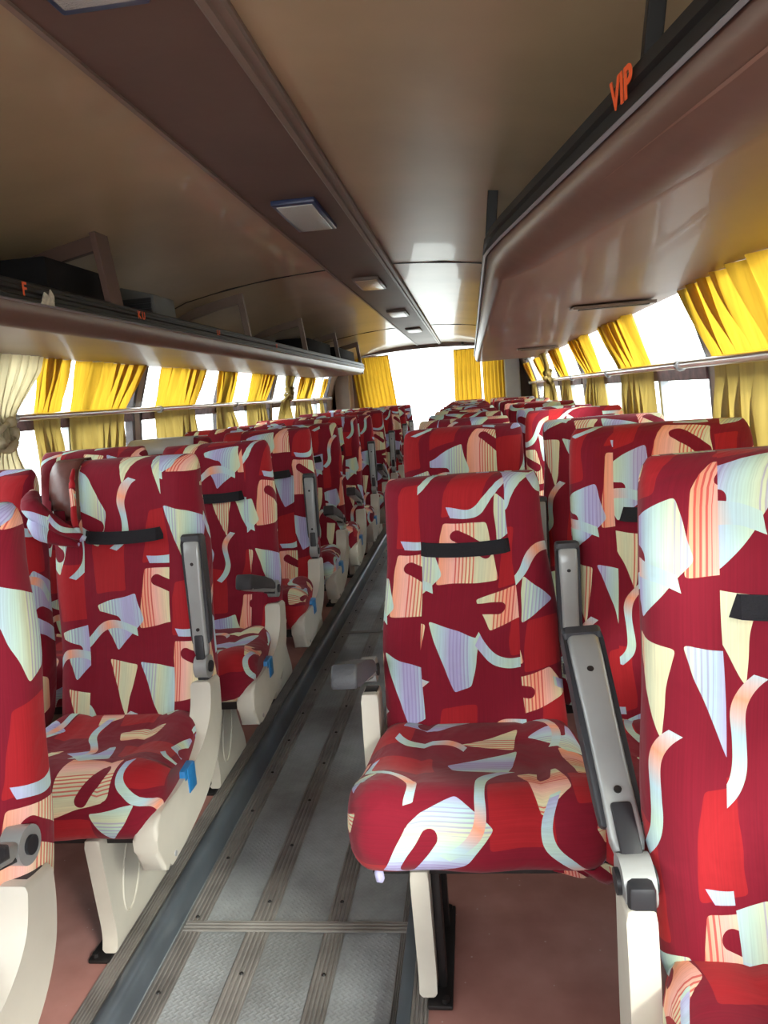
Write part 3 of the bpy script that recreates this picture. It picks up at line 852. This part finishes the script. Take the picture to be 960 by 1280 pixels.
# ------------------------------------------------------------------ luggage racks
def rack(side, stations, name, label, yend):
    root = empty(name, (0, 0, 0), label, 'luggage rack')
    def loftx(secs, m, nm, lab=None):
        bm = bmesh.new(); V = [[bm.verts.new(p) for p in s] for s in secs]; n = len(secs[0])
        for i in range(len(V)-1):
            for j in range(n): bm.faces.new((V[i][j], V[i][(j+1) % n], V[i+1][(j+1) % n], V[i+1][j]))
        bm.faces.new(V[0]); bm.faces.new(V[-1][::-1])
        o = sharp(link(nm, bm, m, root), 35)
        if lab: o['label'] = lab
        return o
    def sec(y, x0, dx, kind):
        s = side; zb = 1.448
        if kind == 'board': p = [(x0+dx, zb), (x0+dx+.02, zb-.001), (1.128, zb+.004), (1.122, zb+.022), (x0+.02, zb+.022)]
        elif kind == 'roll':
            p = []
            for i in range(9):
                t = i/8; a = t*PI/2
                p.append((x0+dx*(1-math.cos(a))+.002, 1.505-(1.505-zb+.002)*math.sin(a)))
            p += [(x0+dx+.012, zb+.024), (x0+.03, 1.50), (x0+.02, 1.505)]
        elif kind == 'strip':
            p = [(x0+.001, 1.502), (x0-.005, 1.506), (x0-.005, 1.514), (x0+.002, 1.518), (x0+.002, 1.526), (x0-.004, 1.530), (x0-.004, 1.538), (x0+.003, 1.542), (x0+.003, 1.550), (x0+.010, 1.556), (x0+.022, 1.554), (x0+.022, 1.500)]
        elif kind == 'chrome': p = [(x0-.004, 1.4985), (x0-.008, 1.502), (x0-.004, 1.506), (x0+.0, 1.502)]
        return [(s*a, y, b) for a, b in p]
    for kind, m, nm, lab in (('board', M['rack'], 'underside_board', None), ('roll', M['rackfascia'], 'padded_edge', None), ('strip', M['rubber'], 'rubber_strip', 'black ribbed rubber strip'), ('chrome', M['alu'], 'bright_bead', None)):
        loftx([sec(y, x0, dx, kind) for y, x0, dx in stations], m, nm, lab)
    # closing end
    y, x0, dx = stations[-1]
    bm = bmesh.new(); prism(bm, [(side*(x0+.01), 1.45), (side*1.12, 1.45), (side*1.12, 1.47), (side*(x0+.3), 1.48), (side*(x0+.01), 1.548)], 1, y-.02, y+.004, .003)
    link('end_cap', bm, M['rackfascia'], root)
    return root
RL = rack(-1, [(Y0+.3, .575, .045), (1.0, .575, .045), (4, .575, .045), (7.85, .575, .045)], 'luggage_rack', 'brown vinyl overhead luggage rack running along the left windows', 7.85)
RR = rack(1, [(-.6, .955, .12), (0.0, .845, .12), (.74, .715, .105), (1.30, .615, .085), (1.62, .558, .07), (1.74, .540, .045), (1.80, .534, .03), (4.0, .534, .025), (7.0, .534, .025)], 'luggage_rack', 'wide brown vinyl overhead luggage rack on the right with its flared near edge', 7.0)
# hangers between rack lip and ceiling
def hanger(root, side, y, x0, w, m, depth=.03, beam=True, lean=.03):
    bm = bmesh.new()
    x1 = x0+.03
    zt = cz(x1)+.004
    # front post, leaning outwards a little
    pts = [(side*(x0+.004), 1.545), (side*(x0+.004+depth), 1.545), (side*(x1+depth), zt), (side*x1, zt)]
    prism(bm, pts, 1, y-w/2, y+w/2, .002)
    if beam:
        top = [(side*x, cz(x)+.002) for x in (x1, .75, .88, 1.0)]
        bot = [(side*x, cz(x)-.045) for x in (1.0, .88, .75, x1)]
        prism(bm, top+bot, 1, y-.012, y+.012)
    link('hanger', bm, m, root)
hanger(RL, -1, 2.33, .575, .085, M['strip'], .02)
for y in (1.0, 3.80, 5.15, 6.45, 7.75): hanger(RL, -1, y, .575, .026, M['trim'] if y > 3 else M['strip'])
hanger(RR, 1, 0.95, .685, .02, M['rubber'], .02, beam=False); hanger(RR, 1, 2.36, .534, .05, M['rubber'], beam=False)
for y in (3.9, 5.4, 6.8): hanger(RR, 1, y, .534, .02, M['rubber'], beam=False)
# small fittings under the right rack
for y, xx in ((2.62, .95), (5.2, .93)):
    r = empty('reading_light_panel', (xx, y, 1.447), 'narrow panel hanging ajar under the right rack, %s' % ('nearest the camera' if y < 3 else 'farther back'), 'panel', 'panels under the right rack')
    bm = bmesh.new(); box(bm, -.13, .13, -.05, .05, -.010, .0, .003, mtx=Matrix.Rotation(math.radians(2), 4, 'X')); link('panel', bm, M['trim'], r)
    bm = bmesh.new(); box(bm, -.11, .11, -.035, -.0, -.0135, -.008, .001); link('slot', bm, M['black'], r)

# things in the racks
def tagm(nm, bm, m, label, cat, group=None, sh=True):
    o = link(nm, bm, m)
    if sh: sharp(o)
    return tag(o, label, cat, group)
bm = bmesh.new(); box(bm, -.90, -.66, 2.08, 2.50, 1.472, 1.665, .008); tagm('storage_box', bm, M['dullblack'], 'black box lying in the left luggage rack beside the wide brown strap', 'box')
r = empty('loudspeaker', (-.72, 2.88, 1.472), 'grey loudspeaker with ribbed front in the left rack behind the wide strap', 'speaker')
bm = bmesh.new(); prism(bm, [(-.10, 0), (.07, 0), (.085, .02), (.075, .17), (-.05, .205), (-.10, .17)], 1, -.10, .10, .008); sharp(link('cabinet', bm, M['speakergrey'], r))
bm = bmesh.new()
box(bm, -.085, .065, -.106, -.099, .012, .160, .002)
for i in range(8): box(bm, -.085, .065, -.110, -.105, .014+.018*i, .022+.018*i, .001)
link('grille', bm, M['black'], r)
for j, (y0, y1, z1) in enumerate(((5.4, 6.3, 1.66), (6.6, 7.6, 1.66))):
    bm = bmesh.new(); box(bm, -.86, -.63, y0, y1, 1.472, z1, .01)
    tagm('storage_box', bm, M['dullblack'], 'dark box in the left rack, %s' % ('near the rear end of the rack' if j else 'two hangers before the rear end'), 'box', 'dark boxes in the left rack')
bm = bmesh.new(); box(bm, .60, .76, 2.02, 2.2, 1.472, 1.60, .01); tagm('storage_box', bm, M['dullblack'], 'dark box standing in the right rack just behind the bend of its edge', 'box')
# letters on the rubber strips
def letters(txt, size, mtx, parent, m='orange', nm='lettering', ext=.0006):
    c = bpy.data.curves.new('t', 'FONT'); c.body = txt; c.size = size; c.extrude = ext; c.align_x = 'CENTER'; c.align_y = 'CENTER'; c.offset = size*.02
    t = bpy.data.objects.new('t', c); COL.objects.link(t)
    bpy.context.view_layer.update()
    me = bpy.data.meshes.new_from_object(t.evaluated_get(bpy.context.evaluated_depsgraph_get()))
    bpy.data.objects.remove(t)
    me.materials.clear(); me.materials.append(M[m]); me.transform(mtx)
    o = bpy.data.objects.new(nm, me); COL.objects.link(o); o.parent = parent
    return o
def face_mtx(pos, right, up):
    right = Vector(right).normalized(); up = Vector(up); n = right.cross(up).normalized(); up = n.cross(right)
    m_ = Matrix((right, up, n)).transposed().to_4x4(); m_.translation = Vector(pos); return m_
RRdir = Vector((.715-.615, .74-1.30, 0)).normalized()
L1 = letters('VIP', .047, face_mtx((.6685, .955, 1.530), RRdir, (0, 0, 1)), RR); L1['label'] = 'orange letters VIP'
for txt, y, sz in (('F', 1.80, .045), ('K U', 2.47, .034), ('U F', 3.25, .03), ('I F', 4.25, .03)):
    q = letters(txt, sz, face_mtx((-.5675, y, 1.530), (0, -1, 0) if False else (0, 1, 0), (0, 0, 1)), RL); q['label'] = 'orange sticker letters %s' % txt
bm = bmesh.new(); pts = [(1.87, 1.505), (1.93, 1.503), (1.935, 1.53), (1.92, 1.545), (1.91, 1.528), (1.89, 1.535), (1.88, 1.52)]
prism(bm, pts, 0, -.5705, -.5675); o = link('torn_sticker', bm, M['paper'], RL); o['label'] = 'torn whitish sticker'

# ------------------------------------------------------------------ ceiling lamps
wh = ['partly cut by the top edge of the photo', 'second from the camera, with a dark blue border', 'third from the camera, with painted-in warm glow', 'fourth from the camera', 'nearest the rear window']
for i, y in enumerate((0.95, 2.49, 4.06, 5.63, 7.2)):
    r = empty('ceiling_lamp', (0, y, 1.797), 'rectangular lamp on the dark ceiling strip, '+wh[i], 'lamp', 'ceiling lamps')
    w, d = (.066, .19)
    bm = bmesh.new(); box(bm, -w, w, -d, d, -.016, .0, .004); sharp(link('frame', bm, M['lampblue'] if i < 2 else M['trim'], r))
    bm = bmesh.new(); box(bm, -w+.012, w-.012, -d+.02, d-.02, -.0195, -.010, .003); sharp(link('diffuser', bm, M['lampglass'] if i != 2 else M['lampwarm'], r))
bm = bmesh.new(); bmesh.ops.create_uvsphere(bm, u_segments=12, v_segments=8, radius=.02, matrix=Matrix.Translation((.42, 9.58, 1.775)))
tagm('camera_dome', bm, M['black'], 'tiny dark knob on the ceiling above the rear window curtain', 'knob')

# ------------------------------------------------------------------ curtains
def curtain(side, top, bot, label, mkey='yellow', z1=1.4512, z0=1.0, folds=7, amp=.014, group='side window curtains', pinch=1.0, seed=0, lower='mustard'):
    """top=(y0,y1) at z1, bot=(y0,y1) at z0; the pole presses the cloth at z=1.235"""
    rnd = random.Random(seed+int(top[0]*100)); ph = rnd.random()*6
    def pos(u, z, layer=0):
        t = (z-z0)/(z1-z0)
        ya = bot[0]+(top[0]-bot[0])*t; yb = bot[1]+(top[1]-bot[1])*t
        press = math.exp(-((z-1.235)/.11)**2)
        mid = (ya+yb)/2; hw = (yb-ya)/2*(1-(1-pinch)*press)
        th = u*folds*2*PI+ph+.5*math.sin(u*5+ph)+.6*math.sin(z*9+ph)*.3
        am = min(amp, .016)*(1-.75*press)*(.8+.3*math.sin(u*9+ph*2))
        y = mid+(2*u-1)*hw+(.24+.20*math.sin(u*7+ph))*(yb-ya)/folds*math.sin(th+1.2)*(1-.5*press)+.004*math.sin(z*25+u*20)
        x = wx(z)-.013-am*(1.1+math.sin(th))
        return (side*(x-layer), y, z)
    N_ = max(20, folds*12)
    r = empty('curtain', (side*1.15, (top[0]+top[1])/2, z0), label, 'curtain', group)
    loc = Vector(r.location)
    def rows(za, zb, n, layer=0): return [[tuple(Vector(pos(j/N_, za+(zb-za)*i/n, layer))-loc) for j in range(N_+1)] for i in range(n+1)]
    bm = bmesh.new(); sheet(bm, rows(1.225, z1, 10)); link('upper_cloth', bm, M[mkey], r, smooth=True)
    bm = bmesh.new(); sheet(bm, rows(z0, 1.225, 9)); link('shaded_lower_cloth', bm, M[lower], r, smooth=True)  # same curtain, lower part coloured darker for its weaker backlight
    return r
cl = [((2.77, 3.00), (2.82, 3.00), 'wide yellow curtain in the second left window, beside the knotted cream cloth', 5, .95),
      ((3.06, 3.70), (3.07, 3.50), 'yellow curtain just before the dark pillar on the left side', 7, .95),
      ((3.95, 4.58), (3.97, 4.52), 'yellow curtain just behind the dark pillar on the left side', 6, 1.0),
      ((4.86, 5.22), (4.95, 5.42), 'narrow yellow curtain on the left with its lower end pulled to the rear', 4, .8),
      ((5.63, 6.24), (5.66, 6.2), 'yellow curtain on the left between the slanting one and the grey-green knotted one', 7, .95),
      ((7.25, 7.95), (7.2, 8.1), 'yellow curtain on the left behind the knotted one', 6, .9),
      ((8.45, 8.66), (8.5, 8.7), 'narrow curtain farthest back on the left wall', 3, 1)]
for t, b, lab, f_, pn in cl: curtain(-1, t, b, lab, folds=f_, pinch=pn)
cr = [((0.55, 2.38), (.55, 2.34), 'widest yellow curtain, at the right edge of the photo', 15, .97),
      ((3.12, 3.90), (3.1, 3.75), 'yellow curtain on the right beyond the big bright window', 7, .95),
      ((4.24, 4.95), (4.15, 4.9), 'yellow curtain with painted-in shade below on the right, third from the camera', 7, .8),
      ((5.62, 6.3), (5.6, 6.2), 'yellow curtain on the right just before the knotted one', 6, .8),
      ((6.75, 7.75), (6.9, 7.7), 'yellow curtain on the right just behind the knotted one', 7, .8),
      ((8.5, 9.2), (8.5, 9.15), 'yellow curtain on the right nearest the grey rear panel', 6, .9)]
for t, b, lab, f_, pn in cr: curtain(1, t, b, lab, folds=f_, pinch=pn, amp=.02)

def knotted(side, y, label, m='cream', w=.5, zk=1.235, z1=1.4512, z0=.98, spread=.34):
    r = empty('knotted_curtain', (side*1.12, y, z0), label, 'curtain', 'knotted curtains')
    bm = bmesh.new(); rows = []
    N_ = 70; rnd = random.Random(int(y*10))
    for i in range(26):
        z = z0+(z1-z0)*i/25
        d = z-zk
        hw = .045+(w/2 if d > 0 else spread/2)*min(1, abs(d)/.22)**.9
        row = []
        for j in range(N_+1):
            u = j/N_; th = u*2*PI*8
            am = .012+.006*math.sin(u*7)
            x = wx(z)-.055-am*math.sin(th)-.03*math.exp(-(d/.05)**2)
            row.append((side*x-side*1.12, (2*u-1)*hw+.006*math.sin(2*th), z-z0))
        rows.append(row)
    sheet(bm, rows); link('cloth', bm, M[m], r, smooth=True)
    bm = bmesh.new()
    pts = []
    for i in range(70):
        a = i/69*2*PI*2
        pts.append((side*(wx(zk)-.075-1.12)+.024*math.cos(a*1.5), .052*math.sin(a)+.012*math.sin(3*a), zk-z0+.036*math.cos(a)+.012*math.sin(a*2.5)))
    tube(bm, pts, [.014+.006*math.sin(i*.9) for i in range(70)], 8)
    link('knot', bm, M[m], r, smooth=True)
    return r
knotted(-1, 2.50, 'cream curtain tied in a knot at the left edge of the photo', w=.38, spread=.34, zk=1.18)
knotted(-1, 6.72, 'grey-cream curtain tied in a knot far back on the left', 'mustard', w=.34, zk=1.30, spread=.5)
knotted(1, 6.5, 'grey-cream curtain tied in a knot far back on the right', 'mustard', w=.34, zk=1.27)
# rear window curtains
def rear_curtain(x0, x1, xb0, xb1, label, folds, z0=.95):
    N_ = folds*12; rows = []
    r = empty('rear_curtain', ((x0+x1)/2, 9.62, z0), label, 'curtain', 'rear window curtains')
    for i in range(14):
        t = i/13; z = z0+(1.70-z0)*t
        a = xb0+(x0-xb0)*t; b = xb1+(x1-xb1)*t
        rows.append([(a+(b-a)*j/N_-(x0+x1)/2+.008*math.sin(2*2*PI*folds*j/N_), .02*math.sin(2*PI*folds*j/N_+.4*math.sin(z*6))*.9, z-z0) for j in range(N_+1)])
    bm = bmesh.new(); sheet(bm, rows); link('cloth', bm, M['yellow'], r, smooth=True)
    bm = bmesh.new(); tube(bm, [(x0-(x0+x1)/2, 0, 1.705-z0), (x1-(x0+x1)/2, 0, 1.705-z0)], .008, 8); link('rod', bm, M['chrome'], r)
rear_curtain(-.98, -.50, -.90, -.42, 'yellow curtain at the left side of the rear window', 9)
rear_curtain(.30, .62, .28, .62, 'yellow curtain at the right side of the rear window', 6)
rear_curtain(.64, .92, .64, .92, 'yellow curtain in the rear right corner beside the grey panel', 6)
